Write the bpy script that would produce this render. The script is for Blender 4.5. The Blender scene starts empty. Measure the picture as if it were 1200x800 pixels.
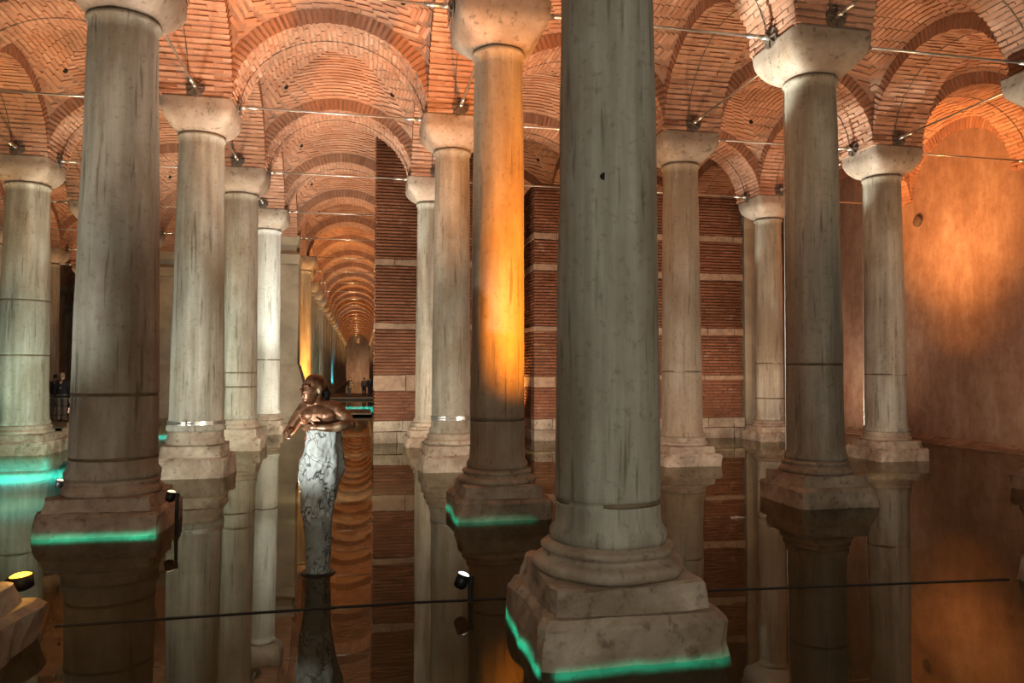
import bpy, math, random
from mathutils import Matrix, Vector, noise
random.seed(7)
PI = math.pi
S = bpy.context.scene
COL = S.collection

# ------------------------------------------------------------------ camera
HC = 1.922
cam_d = bpy.data.cameras.new('camera')
cam = bpy.data.objects.new('camera', cam_d); COL.objects.link(cam)
cam_d.sensor_width = 36.0; cam_d.lens = 877.74 / 1200 * 36
cam_d.clip_start = 0.05; cam_d.clip_end = 400
YAW, PITCH, ROLL = 0.1986, 0.0413, 0.0024
cam.matrix_world = (Matrix.Translation((-1.8568, -5.4338, HC)) @ Matrix.Rotation(-YAW, 4, 'Z')
                    @ Matrix.Rotation(PI / 2 + PITCH, 4, 'X') @ Matrix.Rotation(ROLL, 4, 'Z'))
S.camera = cam
# ------------------------------------------------------------------ world, exposure
w = bpy.data.worlds.new('world'); S.world = w; w.use_nodes = True
w.node_tree.nodes['Background'].inputs[0].default_value = (0.95, 0.85, 0.66, 1)
w.node_tree.nodes['Background'].inputs[1].default_value = 0.05
S.view_settings.view_transform = 'Standard'; S.view_settings.look = 'None'
S.view_settings.exposure = 0.0; S.view_settings.gamma = 1; S.view_settings.use_curve_mapping = False
S.cycles.use_denoising = True
S.cycles.max_bounces = 6; S.cycles.diffuse_bounces = 3; S.cycles.glossy_bounces = 3
S.cycles.transparent_max_bounces = 8; S.cycles.sample_clamp_indirect = 4.0
S.cycles.caustics_reflective = False; S.cycles.caustics_refractive = False

# ------------------------------------------------------------------ lights
SX, SY = 4.88, 4.8                       # bay size
def cx(j): return j * SX
def cy(i): return i * SY
WARM = (1.0, 0.66, 0.40); PINK = (1.0, 0.80, 0.64); ORANGE = (1.0, 0.36, 0.06); AMBER = (1.0, 0.50, 0.16)
WHITE = (0.95, 1.0, 0.90); TEAL = (0.02, 0.85, 0.72); TURQ = (0.03, 0.74, 0.86); GREEN = (0.85, 1.0, 0.82)
def spot(loc, target, watts, color, angle=90, blend=0.8, r=0.08):
    d = bpy.data.lights.new('spot_light', 'SPOT'); d.energy = watts; d.color = color
    d.spot_size = math.radians(angle); d.spot_blend = blend; d.shadow_soft_size = r
    o = bpy.data.objects.new('spot_light', d); COL.objects.link(o); o.location = loc
    o.rotation_euler = (Vector(target) - Vector(loc)).to_track_quat('-Z', 'Y').to_euler()
    return o
def point(loc, watts, color, r=0.1):
    d = bpy.data.lights.new('lamp_light', 'POINT'); d.energy = watts; d.color = color; d.shadow_soft_size = r
    o = bpy.data.objects.new('lamp_light', d); COL.objects.link(o); o.location = loc; return o
def area(loc, target, sx, sy, watts, color, up='Y'):
    d = bpy.data.lights.new('area_light', 'AREA'); d.shape = 'RECTANGLE'; d.size = sx; d.size_y = sy
    d.energy = watts; d.color = color
    o = bpy.data.objects.new('area_light', d); COL.objects.link(o); o.location = loc
    o.rotation_euler = (Vector(target) - Vector(loc)).to_track_quat('-Z', up).to_euler(); return o

# vault uplights standing in the water of every bay: (j, i) is the bay between lines j, j+1 and rows i, i+1
def bay_light(j, i, watts, color, dx=0, dy=0, z=0.35, angle=92):
    x, y = cx(j) + SX / 2 + dx, cy(i) + SY / 2 + dy
    spot((x, y, z), (x, y, 9), watts * 3.4, color, angle, 1.0, 0.12)
BAYS = {(-1, 0): (520, PINK), (-1, 1): (600, PINK), (-1, 2): (520, PINK), (-1, 3): (420, PINK), (-1, 4): (330, PINK),
        (-2, 0): (420, WARM), (-2, 1): (460, WARM), (-2, 2): (560, AMBER), (-2, 3): (380, WARM), (-2, 4): (360, WARM),
        (-3, 2): (420, AMBER), (-3, 3): (420, AMBER), (-3, 4): (420, WARM), (-3, 5): (380, AMBER),
        (-4, 5): (380, WARM), (-4, 6): (380, AMBER), (-4, 7): (380, WARM), (-3, 6): (380, WARM), (-3, 7): (380, AMBER),
        (0, 0): (330, WARM), (0, 1): (420, WARM), (0, 2): (480, AMBER), (0, 3): (520, AMBER), (0, 4): (300, WARM),
        (1, 0): (300, WARM), (1, 1): (360, WARM), (1, 2): (360, WARM), (1, 3): (320, WARM), (1, 4): (300, AMBER),
        (2, 0): (260, WARM), (2, 1): (300, AMBER), (2, 2): (420, ORANGE)}
for (j, i), (p, c) in BAYS.items():
    bay_light(j, i, p * (1.0 if j == -1 else 0.68), c)
for i in range(5, 27):                                   # the long aisle glows orange
    bay_light(-1, i, 520 if i > 6 else 380, AMBER if i % 3 else WARM, dy=-1.0)
# cool white lamps that graze the column sides
spot((1.0, 6.2, 0.3), (4.26, 5.0, 6.75), 7500, WHITE, 13, 0.6)
spot((6.3, 10.9, 0.3), (9.12, 9.6, 6.7), 4200, WHITE, 14, 0.6)
spot((6.5, 5.6, 0.3), (8.8, 4.9, 6.7), 1800, WHITE, 15, 0.6)
spot((-2.9, 8.5, 0.3), (-4.24, 9.6, 6.7), 1500, WHITE, 15, 0.6)
spot((-8.3, 13.0, 0.3), (-9.12, 14.4, 6.7), 1500, WHITE, 16, 0.6)
spot((7.4, 14.6, 0.4), (9.12, 14.3, 6.6), 1800, WHITE, 16, 0.6)
spot((-2.6, 13.4, 0.3), (-0.7, 14.3, 6.6), 2000, WHITE, 18, 0.6)
spot((-3.4, 16.2, 0.3), (-4.88, 19.0, 5.4), 1500, WHITE, 46, 0.9)
spot((-7.2, 6.6, 0.3), (-5.0, 9.5, 3.2), 330, WHITE, 75, 1.0)
spot((-7.6, 2.6, 0.3), (-5.2, 4.6, 4.2), 620, (1.0, 1.0, 0.88), 60, 1.0)  # fill added to brighten the broad left column
spot((-6.6, 1.8, 0.5), (-5.0, 4.6, 0.6), 60, PINK, 60, 1.0)  # warm fill added for the base of the broad left column
spot((-10.9, 11.6, 0.3), (-9.9, 14.2, 3.4), 200, GREEN, 70, 1.0)
spot((-6.4, 13.0, 0.3), (-5.0, 14.3, 4.2), 200, WHITE, 60, 1.0)
# strong orange lamp beside the second column of the middle line
spot((1.75, 1.5, 0.25), (0.1, 4.8, 4.0), 5200, (1.0, 0.30, 0.012), 52, 1.0)
spot((-3.7, 26.6, 0.3), (-4.4, 28.6, 3.0), 2600, (1.0, 0.40, 0.05), 60, 0.9)
spot((-2.4, 133, 0.3), (-2.4, 139, 3.5), 1200, WARM, 120, 1.0)  # fill added to brighten the far end wall
spot((8.0, 11.6, 0.4), (14.05, 12.1, 7.6), 7500, (1.0, 0.40, 0.12), 50, 1.0)
spot((11.2, 6.0, 0.3), (14.0, 8.0, 4.8), 620, (1.0, 0.66, 0.46), 150, 1.0)  # soft fill added for the plaster wall
spot((11.4, 15.5, 0.3), (14.0, 17.0, 4.5), 330, (1.0, 0.62, 0.42), 150, 1.0)  # the same added fill, farther along the plaster wall
# low fill spots added to brighten the brick walls
spot((-0.9, 11.6, 0.3), (-0.6, 15.3, 4.2), 300, PINK, 110, 1.0)
spot((3.6, 11.8, 0.3), (4.0, 15.3, 4.2), 300, WARM, 110, 1.0)
spot((8.3, 11.8, 0.3), (8.0, 15.3, 4.0), 300, WARM, 110, 1.0)
# added fill spots, no fixtures, lighting the near sides of the bases and shafts
for x, y, p, c in ((-2.4, 5.6, 420, (1.0, 0.92, 0.74)), (-7.3, 5.6, 420, WHITE), (2.2, 6.6, 260, PINK), (7.3, 6.2, 260, PINK), (-2.6, 11.4, 420, (1.0, 0.92, 0.74)), (-7.3, 11.4, 380, GREEN),
                   (2.4, 11.4, 260, PINK), (7.3, 11.4, 260, PINK), (-2.4, 17.0, 420, (1.0, 0.92, 0.74)), (-7.3, 19.0, 420, PINK), (-2.6, 24.0, 300, PINK), (-12.2, 15.5, 160, WARM), (-13.0, 31.0, 900, (1.0, 0.72, 0.70)), (-8.0, 31.0, 400, PINK), (-2.4, 34, 300, PINK), (-2.4, 44, 300, PINK)):
    spot((x, y, 0.7), (x, y + 6, 1.7), p, c, 155, 0.6, 0.15)
# soft fill lights added behind the camera
area((-2.5, -9.0, 3.4), (1.0, 6.0, 3.2), 5, 2.2, 240, (1.0, 0.96, 0.80))
area((6.5, -6.5, 3.0), (8.5, 8.0, 2.5), 5, 2.2, 130, (1.0, 0.86, 0.66))
# ---------------------------------------------------------------- materials
def nt(name):
    m = bpy.data.materials.new(name); m.use_nodes = True
    t = m.node_tree; b = t.nodes['Principled BSDF']
    return m, t, b
def N(t, kind, **kw):
    n = t.nodes.new(kind)
    for k, v in kw.items():
        if k in n.inputs.keys() if hasattr(n.inputs, 'keys') else False: n.inputs[k].default_value = v
        else: setattr(n, k, v)
    return n
def ramp(t, src, stops, interp='LINEAR'):
    r = t.nodes.new('ShaderNodeValToRGB'); r.color_ramp.interpolation = interp
    e = r.color_ramp.elements
    while len(e) < len(stops): e.new(0.5)
    for k, (p, c) in enumerate(stops):
        e[k].position = p; e[k].color = (*c, 1) if len(c) == 3 else c
    t.links.new(src, r.inputs[0]); return r.outputs[0]
def mixc(t, a, b, f, mode='MIX'):
    m = t.nodes.new('ShaderNodeMix'); m.data_type = 'RGBA'; m.blend_type = mode
    for s, k in ((a, 6), (b, 7)):
        if isinstance(s, (tuple, list)): m.inputs[k].default_value = (*s, 1)
        else: t.links.new(s, m.inputs[k])
    if isinstance(f, (int, float)): m.inputs[0].default_value = f
    else: t.links.new(f, m.inputs[0])
    return m.outputs[2]
def tex_vec(t, scale, by_object=True, kind='Object'):
    tc = t.nodes.new('ShaderNodeTexCoord'); mp = t.nodes.new('ShaderNodeMapping')
    mp.inputs['Scale'].default_value = scale
    t.links.new(tc.outputs[kind], mp.inputs['Vector'])
    if by_object:
        oi = t.nodes.new('ShaderNodeObjectInfo'); mu = t.nodes.new('ShaderNodeMath'); mu.operation = 'MULTIPLY'
        mu.inputs[1].default_value = 37.0; t.links.new(oi.outputs['Random'], mu.inputs[0])
        cb = t.nodes.new('ShaderNodeCombineXYZ')
        for k in range(3): t.links.new(mu.outputs[0], cb.inputs[k])
        t.links.new(cb.outputs[0], mp.inputs['Location'])
    return mp.outputs[0]
def nz(t, vec, scale, detail=4, rough=0.55):
    n = t.nodes.new('ShaderNodeTexNoise'); n.inputs['Scale'].default_value = scale
    n.inputs['Detail'].default_value = detail; n.inputs['Roughness'].default_value = rough
    if vec is not None: t.links.new(vec, n.inputs['Vector'])
    return n.outputs['Fac']
def bump(t, b, h, strength=0.3, dist=0.02):
    bp = t.nodes.new('ShaderNodeBump'); bp.inputs['Strength'].default_value = strength
    bp.inputs['Distance'].default_value = dist
    t.links.new(h, bp.inputs['Height']); t.links.new(bp.outputs[0], b.inputs['Normal'])

def marble(name, lo, mid, hi, stain, stain_amt=0.5, streak=True):
    m, t, b = nt(name)
    v = tex_vec(t, (5.5, 5.5, 0.33) if streak else (2, 2, 2))
    s = nz(t, v, 1.0, 6, 0.62)
    c = ramp(t, s, [(0.28, lo), (0.5, mid), (0.72, hi)])
    v2 = tex_vec(t, (1.1, 1.1, 0.55) if streak else (1.2, 1.2, 1.2))
    st = ramp(t, nz(t, v2, 1.0, 5, 0.65), [(0.44, (0, 0, 0)), (0.66, (1, 1, 1))])
    mu = t.nodes.new('ShaderNodeMath'); mu.operation = 'MULTIPLY'; mu.inputs[1].default_value = stain_amt
    t.links.new(st, mu.inputs[0])
    c = mixc(t, c, stain, mu.outputs[0])
    v3 = tex_vec(t, (16, 16, 1.1) if streak else (9, 9, 9))
    vein = ramp(t, nz(t, v3, 1.0, 3, 0.5), [(0.30, (0.45, 0.43, 0.38)), (0.40, (1, 1, 1))])
    c = mixc(t, c, vein, 0.8, 'MULTIPLY')
    v4 = tex_vec(t, (2.6, 2.6, 2.6)); pit = ramp(t, nz(t, v4, 5.0, 6, 0.7), [(0.33, (0.55, 0.52, 0.45)), (0.45, (1, 1, 1))])
    c = mixc(t, c, pit, 0.6, 'MULTIPLY')
    t.links.new(c, b.inputs['Base Color']); b.inputs['Roughness'].default_value = 0.62
    b.inputs['Specular IOR Level'].default_value = 0.3
    bump(t, b, nz(t, v4, 7.0, 6, 0.65), 0.35, 0.012)
    return m
M = {}
M['marble'] = marble('marble', (0.21, 0.19, 0.15), (0.37, 0.345, 0.285), (0.52, 0.485, 0.41), (0.22, 0.165, 0.105), 0.75)
M['pale_marble'] = marble('pale_marble', (0.42, 0.41, 0.37), (0.58, 0.57, 0.52), (0.68, 0.67, 0.62), (0.36, 0.32, 0.25), 0.35)
M['brown_marble'] = marble('brown_marble', (0.26, 0.21, 0.15), (0.38, 0.32, 0.24), (0.52, 0.44, 0.33), (0.25, 0.16, 0.09), 0.65)
M['base_stone'] = marble('base_stone', (0.22, 0.165, 0.12), (0.38, 0.305, 0.23), (0.54, 0.455, 0.355), (0.17, 0.11, 0.07), 0.75, False)
M['capital_stone'] = marble('capital_stone', (0.24, 0.19, 0.145), (0.35, 0.285, 0.225), (0.47, 0.40, 0.335), (0.26, 0.17, 0.11), 0.6, False)
M['statue_stone'] = None

def brick_mat(name, cols, dirt=0.4):
    m, t, b = nt(name)
    g = t.nodes.new('ShaderNodeNewGeometry'); oi = t.nodes.new('ShaderNodeObjectInfo')
    ad = t.nodes.new('ShaderNodeMath'); ad.operation = 'ADD'
    t.links.new(g.outputs['Random Per Island'], ad.inputs[0]); t.links.new(oi.outputs['Random'], ad.inputs[1])
    fr = t.nodes.new('ShaderNodeMath'); fr.operation = 'FRACT'; t.links.new(ad.outputs[0], fr.inputs[0])
    n = len(cols)
    c = ramp(t, fr.outputs[0], [(k / (n - 1), q) for k, q in enumerate(cols)])
    big = t.nodes.new('ShaderNodeMapping'); t.links.new(g.outputs['Position'], big.inputs['Vector'])
    d = ramp(t, nz(t, big.outputs[0], 0.9, 5, 0.65), [(0.32, (0.50, 0.45, 0.42)), (0.58, (1, 1, 1)), (0.78, (1.15, 1.1, 1.05))])
    c = mixc(t, c, d, dirt + 0.3, 'MULTIPLY')
    pale = ramp(t, nz(t, big.outputs[0], 2.7, 6, 0.7), [(0.60, (0, 0, 0)), (0.80, (0.55, 0.55, 0.55))])
    c = mixc(t, c, (0.55, 0.46, 0.38), pale)
    t.links.new(c, b.inputs['Base Color']); b.inputs['Roughness'].default_value = 0.85
    b.inputs['Specular IOR Level'].default_value = 0.15
    bump(t, b, nz(t, big.outputs[0], 28, 4, 0.6), 0.5, 0.01)
    return m
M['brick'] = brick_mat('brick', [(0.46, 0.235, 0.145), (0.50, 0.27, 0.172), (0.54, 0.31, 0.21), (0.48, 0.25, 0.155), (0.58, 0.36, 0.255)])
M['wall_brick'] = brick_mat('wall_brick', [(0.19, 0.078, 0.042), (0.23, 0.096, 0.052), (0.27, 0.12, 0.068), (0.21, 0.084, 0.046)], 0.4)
def plain(name, col, rough=0.8, metal=0.0, var=0.25, scale=3.0, bmp=0.3, emit=None):
    m, t, b = nt(name)
    v = tex_vec(t, (1, 1, 1))
    f = nz(t, v, scale, 6, 0.65)
    lo = tuple(x * (1 - var) for x in col); hi = tuple(min(1, x * (1 + var)) for x in col)
    t.links.new(ramp(t, f, [(0.3, lo), (0.7, hi)]), b.inputs['Base Color'])
    b.inputs['Roughness'].default_value = rough; b.inputs['Metallic'].default_value = metal
    if bmp: bump(t, b, nz(t, v, scale * 6, 4), bmp, 0.01)
    if emit: b.inputs['Emission Color'].default_value = (*emit[0], 1); b.inputs['Emission Strength'].default_value = emit[1]
    return m
M['mortar'] = plain('mortar', (0.36, 0.215, 0.145), 0.95, 0, 0.35, 4)
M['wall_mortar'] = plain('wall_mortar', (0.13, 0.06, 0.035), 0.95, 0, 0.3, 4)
M['band_stone'] = plain('band_stone', (0.30, 0.20, 0.135), 0.85, 0, 0.35, 5)
M['iron'] = plain('iron', (0.15, 0.115, 0.09), 0.7, 0.3, 0.4, 9)
M['steel'] = plain('steel', (0.62, 0.60, 0.56), 0.32, 0.9, 0.12, 9, 0.05)
M['black_metal'] = plain('black_metal', (0.012, 0.012, 0.012), 0.45, 0.4, 0.3, 9, 0.05)
M['floor'] = plain('floor', (0.085, 0.066, 0.040), 0.95, 0, 0.5, 0.6)
M['deck'] = plain('deck', (0.16, 0.13, 0.09), 0.8, 0, 0.3, 3)
M['cement'] = plain('cement', (0.33, 0.285, 0.21), 0.9, 0, 0.25, 1.4)
M['hole'] = plain('hole', (0.008, 0.006, 0.005), 1.0, 0, 0.2, 3, 0)
M['void'] = plain('void', (0.0008, 0.0006, 0.0005), 1.0, 0, 0, 3, 0)
M['lens_white'] = plain('lens_white', (0.8, 0.8, 0.8), 0.3, 0, 0, 3, 0, ((0.95, 1.0, 0.95), 3.0))
M['lens_warm'] = plain('lens_warm', (0.8, 0.7, 0.5), 0.3, 0, 0, 3, 0, ((1.0, 0.72, 0.40), 2.2))
M['lens_orange'] = plain('lens_orange', (0.8, 0.5, 0.1), 0.3, 0, 0, 3, 0, ((1.0, 0.50, 0.03), 5.0))
M['cloth_dark'] = plain('cloth_dark', (0.014, 0.014, 0.017), 0.9, 0, 0.3, 9)
M['cloth_grey'] = plain('cloth_grey', (0.10, 0.09, 0.085), 0.9, 0, 0.3, 9)
M['skin'] = plain('skin', (0.42, 0.27, 0.20), 0.6, 0, 0.1, 9, 0)
M['hair'] = plain('hair', (0.02, 0.014, 0.01), 0.7, 0, 0.2, 9)
M['hair_fair'] = plain('hair_fair', (0.30, 0.22, 0.15), 0.7, 0, 0.2, 9)
M['joint'] = plain('joint', (0.15, 0.11, 0.07), 0.95, 0, 0.5, 6)
M['cable'] = plain('cable', (0.010, 0.008, 0.006), 0.8, 0, 0.2, 9, 0)

def plaster():
    m, t, b = nt('plaster')
    g = t.nodes.new('ShaderNodeNewGeometry')
    mp = t.nodes.new('ShaderNodeMapping'); t.links.new(g.outputs['Position'], mp.inputs['Vector']); mp.inputs['Scale'].default_value = (1, 0.9, 0.28)
    c = ramp(t, nz(t, mp.outputs[0], 1.1, 7, 0.68), [(0.30, (0.23, 0.13, 0.085)), (0.5, (0.36, 0.235, 0.165)), (0.70, (0.50, 0.39, 0.30))])
    d = ramp(t, nz(t, g.outputs['Position'], 3.2, 6, 0.7), [(0.35, (0.72, 0.66, 0.6)), (0.55, (1, 1, 1))])
    c = mixc(t, c, d, 0.7, 'MULTIPLY')
    t.links.new(c, b.inputs['Base Color']); b.inputs['Roughness'].default_value = 0.85
    bump(t, b, nz(t, g.outputs['Position'], 6, 6, 0.65), 0.5, 0.02); return m
M['plaster'] = plaster()
def water_mat():
    m, t, b = nt('water'); t.nodes.remove(b)
    out = t.nodes['Material Output']
    gl = t.nodes.new('ShaderNodeBsdfGlossy'); gl.inputs['Roughness'].default_value = 0.012
    gl.inputs['Color'].default_value = (0.80, 0.78, 0.70, 1)
    tr = t.nodes.new('ShaderNodeBsdfTransparent'); tr.inputs['Color'].default_value = (0.60, 0.60, 0.46, 1)
    fr = t.nodes.new('ShaderNodeFresnel'); fr.inputs['IOR'].default_value = 1.33
    mx = t.nodes.new('ShaderNodeMixShader')
    g = t.nodes.new('ShaderNodeNewGeometry')
    bp = t.nodes.new('ShaderNodeBump'); bp.inputs['Strength'].default_value = 0.035; bp.inputs['Distance'].default_value = 0.02
    t.links.new(nz(t, g.outputs['Position'], 1.6, 3, 0.5), bp.inputs['Height'])
    t.links.new(bp.outputs[0], gl.inputs['Normal']); t.links.new(bp.outputs[0], fr.inputs['Normal'])
    t.links.new(fr.outputs[0], mx.inputs[0]); t.links.new(tr.outputs[0], mx.inputs[1]); t.links.new(gl.outputs[0], mx.inputs[2])
    df = t.nodes.new('ShaderNodeBsdfDiffuse'); df.inputs['Color'].default_value = (0.105, 0.080, 0.040, 1)
    m2 = t.nodes.new('ShaderNodeMixShader'); m2.inputs[0].default_value = 0.30
    t.links.new(tr.outputs[0], m2.inputs[1]); t.links.new(df.outputs[0], m2.inputs[2]); t.links.new(m2.outputs[0], mx.inputs[1])
    t.links.new(mx.outputs[0], out.inputs['Surface']); return m
M['water'] = water_mat()
def bronze():
    m, t, b = nt('bronze')
    v = tex_vec(t, (1, 1, 1), False)
    c = ramp(t, nz(t, v, 7, 5, 0.6), [(0.32, (0.06, 0.022, 0.010)), (0.5, (0.20, 0.085, 0.040)), (0.72, (0.50, 0.36, 0.23))])  # palest tone puts highlights into the colour
    t.links.new(c, b.inputs['Base Color']); b.inputs['Metallic'].default_value = 0.55
    b.inputs['Roughness'].default_value = 0.36; bump(t, b, nz(t, v, 40, 3), 0.15, 0.004); return m
M['bronze'] = bronze()
def cracked(name, base, dark):
    m, t, b = nt(name)
    v = tex_vec(t, (1, 1, 0.8), False)
    n = t.nodes.new('ShaderNodeTexNoise'); n.inputs['Scale'].default_value = 5; t.links.new(v, n.inputs['Vector'])
    ad = t.nodes.new('ShaderNodeVectorMath'); ad.operation = 'MULTIPLY_ADD'; ad.inputs[1].default_value = (0.5, 0.5, 0.5)
    t.links.new(n.outputs['Color'], ad.inputs[0]); t.links.new(v, ad.inputs[2])
    vo = t.nodes.new('ShaderNodeTexVoronoi'); vo.feature = 'DISTANCE_TO_EDGE'; vo.inputs['Scale'].default_value = 9.0
    t.links.new(ad.outputs[0], vo.inputs['Vector'])
    cr = ramp(t, vo.outputs['Distance'], [(0.0, dark), (0.015, dark), (0.07, base)])
    f = ramp(t, nz(t, v, 4.5, 4, 0.6), [(0.41, (0, 0, 0)), (0.53, (1, 1, 1))])
    pl = ramp(t, nz(t, v, 14, 5, 0.65), [(0.3, tuple(x * 0.6 for x in base)), (0.6, base)])
    c = mixc(t, pl, cr, f)
    t.links.new(c, b.inputs['Base Color']); b.inputs['Roughness'].default_value = 0.55
    bump(t, b, nz(t, v, 20, 5, 0.6), 0.4, 0.01); return m
M['drape'] = cracked('drape', (0.47, 0.48, 0.45), (0.035, 0.035, 0.035))
M['pedestal'] = cracked('pedestal', (0.28, 0.285, 0.26), (0.02, 0.02, 0.02))  # drape stone darkened for the unlit foot

# ---------------------------------------------------------------- helpers
class MB:
    def __init__(s): s.v = []; s.f = []
    def add(s, vs, fs):
        o = len(s.v); s.v += [tuple(q) for q in vs]; s.f += [tuple(k + o for k in f) for f in fs]
    def box(s, c, size, mat=None, jit=0.0):
        hx, hy, hz = size[0] / 2, size[1] / 2, size[2] / 2
        vs = [Vector((x, y, z)) for x in (-hx, hx) for y in (-hy, hy) for z in (-hz, hz)]
        if jit: vs = [q + Vector([random.uniform(-jit, jit) for _ in range(3)]) for q in vs]
        c = Vector(c)
        vs = [(mat @ q if mat else q) + c for q in vs]
        s.add(vs, [(0, 1, 3, 2), (4, 6, 7, 5), (0, 4, 5, 1), (2, 3, 7, 6), (0, 2, 6, 4), (1, 5, 7, 3)])
    def lathe(s, prof, seg=32, c=(0, 0, 0), wob=0.0, seed=0.0):
        n = len(prof); vs = []
        for r, z in prof:
            for k in range(seg):
                a = 2 * PI * k / seg
                rr = r
                if wob: rr = r + wob * noise.noise(Vector((math.cos(a) * 1.7 + seed, math.sin(a) * 1.7, z * 1.3 + seed)))
                vs.append((c[0] + rr * math.cos(a), c[1] + rr * math.sin(a), c[2] + z))
        fs = [(i * seg + k, i * seg + (k + 1) % seg, (i + 1) * seg + (k + 1) % seg, (i + 1) * seg + k) for i in range(n - 1) for k in range(seg)]
        fs.append(tuple(range(seg))[::-1]); fs.append(tuple((n - 1) * seg + k for k in range(seg)))
        s.add(vs, fs)
    def rings(s, rings, close=True):
        n = len(rings); q = len(rings[0])
        vs = [p for r in rings for p in r]
        fs = [(i * q + k, i * q + (k + 1) % q, (i + 1) * q + (k + 1) % q, (i + 1) * q + k) for i in range(n - 1) for k in range(q)]
        if close: fs.append(tuple(range(q))[::-1]); fs.append(tuple((n - 1) * q + k for k in range(q)))
        s.add(vs, fs)
    def tube(s, pts, r, seg=8):
        pts = [Vector(p) for p in pts]; rs = r if isinstance(r, (list, tuple)) else [r] * len(pts)
        rg = []
        for k, p in enumerate(pts):
            d = (pts[min(k + 1, len(pts) - 1)] - pts[max(k - 1, 0)]).normalized()
            u = d.cross(Vector((0, 0, 1)) if abs(d.z) < 0.95 else Vector((1, 0, 0))).normalized(); v = d.cross(u)
            rg.append([p + rs[k] * (math.cos(2 * PI * a / seg) * u + math.sin(2 * PI * a / seg) * v) for a in range(seg)])
        s.rings(rg)
    def ball(s, c, rad, seg=14, mat=None):
        c = Vector(c); rad = rad if isinstance(rad, (list, tuple)) else (rad,) * 3; rg = []
        nn = seg // 2
        for i in range(1, nn):
            th = PI * i / nn
            ring = []
            for k in range(seg):
                q = Vector((rad[0] * math.sin(th) * math.cos(2 * PI * k / seg), rad[1] * math.sin(th) * math.sin(2 * PI * k / seg), -rad[2] * math.cos(th)))
                ring.append(c + (mat @ q if mat else q))
            rg.append(ring)
        s.rings(rg)
    def mesh(s, name, mat, smooth=False):
        me = bpy.data.meshes.new(name); me.from_pydata(s.v, [], s.f); me.update()
        if smooth: me.shade_smooth()
        if mat: me.materials.append(mat)
        return me
def link(name, me, parent=None, loc=None):
    o = bpy.data.objects.new(name, me); COL.objects.link(o)
    if parent: o.parent = parent
    if loc is not None: o.location = loc
    return o
def ob(name, mb, mat, parent=None, smooth=False, loc=None): return link(name, mb.mesh(name, mat, smooth), parent, loc)
def tag(o, label=None, cat=None, group=None, kind=None):
    for k, v in (('label', label), ('category', cat), ('group', group), ('kind', kind)):
        if v: o[k] = v
    return o
def thing(name, label, cat, loc=(0, 0, 0), rz=0, group=None, kind='thing'):
    o = link(name, None, None, loc); o.empty_display_size = 0.1; o.rotation_euler = (0, 0, rz)
    return tag(o, label, cat, group, kind)

# ---------------------------------------------------------------- setting: water, floor, walls
b = MB(); b.add([(-45, -12, 0), (14.6, -12, 0), (14.6, 140, 0), (-45, 140, 0)], [(0, 1, 2, 3)])
tag(ob('water', b, M['water']), 'still dark water mirroring the columns', 'water', kind='structure')
b = MB(); b.box((-15, 64, -0.40), (62, 153, 0.1)); tag(ob('floor', b, M['floor']), 'dark cistern floor under the water', 'floor', kind='structure')
ZS = 6.97; AH, AR, TH, PW = 1.80, 1.57, 0.30, 0.64       # spring height, clear half span, rise, ring depth, half band
b = MB()
nx = 60
def wall_pt(k, q): 
    y = -12 + 52 * k / nx; z = -0.8 + 10.6 * q / 14
    return (14.08 + 0.05 * noise.noise(Vector((y * 0.6, z * 0.7, 3))), y, z)
vs = [wall_pt(k, q) for k in range(nx + 1) for q in range(15)]
fs = [(k * 15 + q, k * 15 + q + 1, (k + 1) * 15 + q + 1, (k + 1) * 15 + q) for k in range(nx) for q in range(14)]
b.add(vs, fs); b.box((14.5, 14, 4.5), (0.7, 52, 10.6))
wr = ob('wall_right', b, M['plaster'], None, True); tag(wr, 'stained orange plaster wall rising from the water', 'wall', kind='structure')
b = MB(); pr = []
rings = []
for k in range(60):
    y = -4 + 0.6 * k; e = 0.05 * noise.noise(Vector((y * 1.3, 0, 9)))
    rings.append([(14.2, y, -0.8), (13.45 + e, y, -0.8), (13.5 + e, y, 0.015 + e * 0.4), (13.9, y, 0.07), (14.2, y, 0.2)])
b.rings(rings); ob('footing', b, M['base_stone'], wr)
for (y, z) in ((8.62, 5.55),):
    b = MB(); b.tube([(14.2, y, z), (14.04, y, z)], 0.10, 14); ob('drain_hole', b, M['void'], wr)  # flush disc, the hole's darkness is put into its black colour
b = MB(); b.lathe([(0.17, 0), (0.16, 0.03), (0.05, 0.06)], 14); o = ob('anchor_plate', b, M['iron'], wr); o.matrix_world = Matrix.Translation((14.02, 13.5, 6.35)) @ Matrix.Rotation(-PI / 2, 4, 'Y')
b = MB(); b.box((-20, 139.5, 4.3), (60, 0.6, 11)); tag(ob('wall_back', b, M['plaster']), 'far end wall of the long aisle', 'wall', kind='structure')
b = MB(); b.box((-34, 60, 4.3), (0.6, 160, 11)); tag(ob('wall_left', b, M['plaster']), 'far side wall of the cistern', 'wall', kind='structure')

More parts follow.
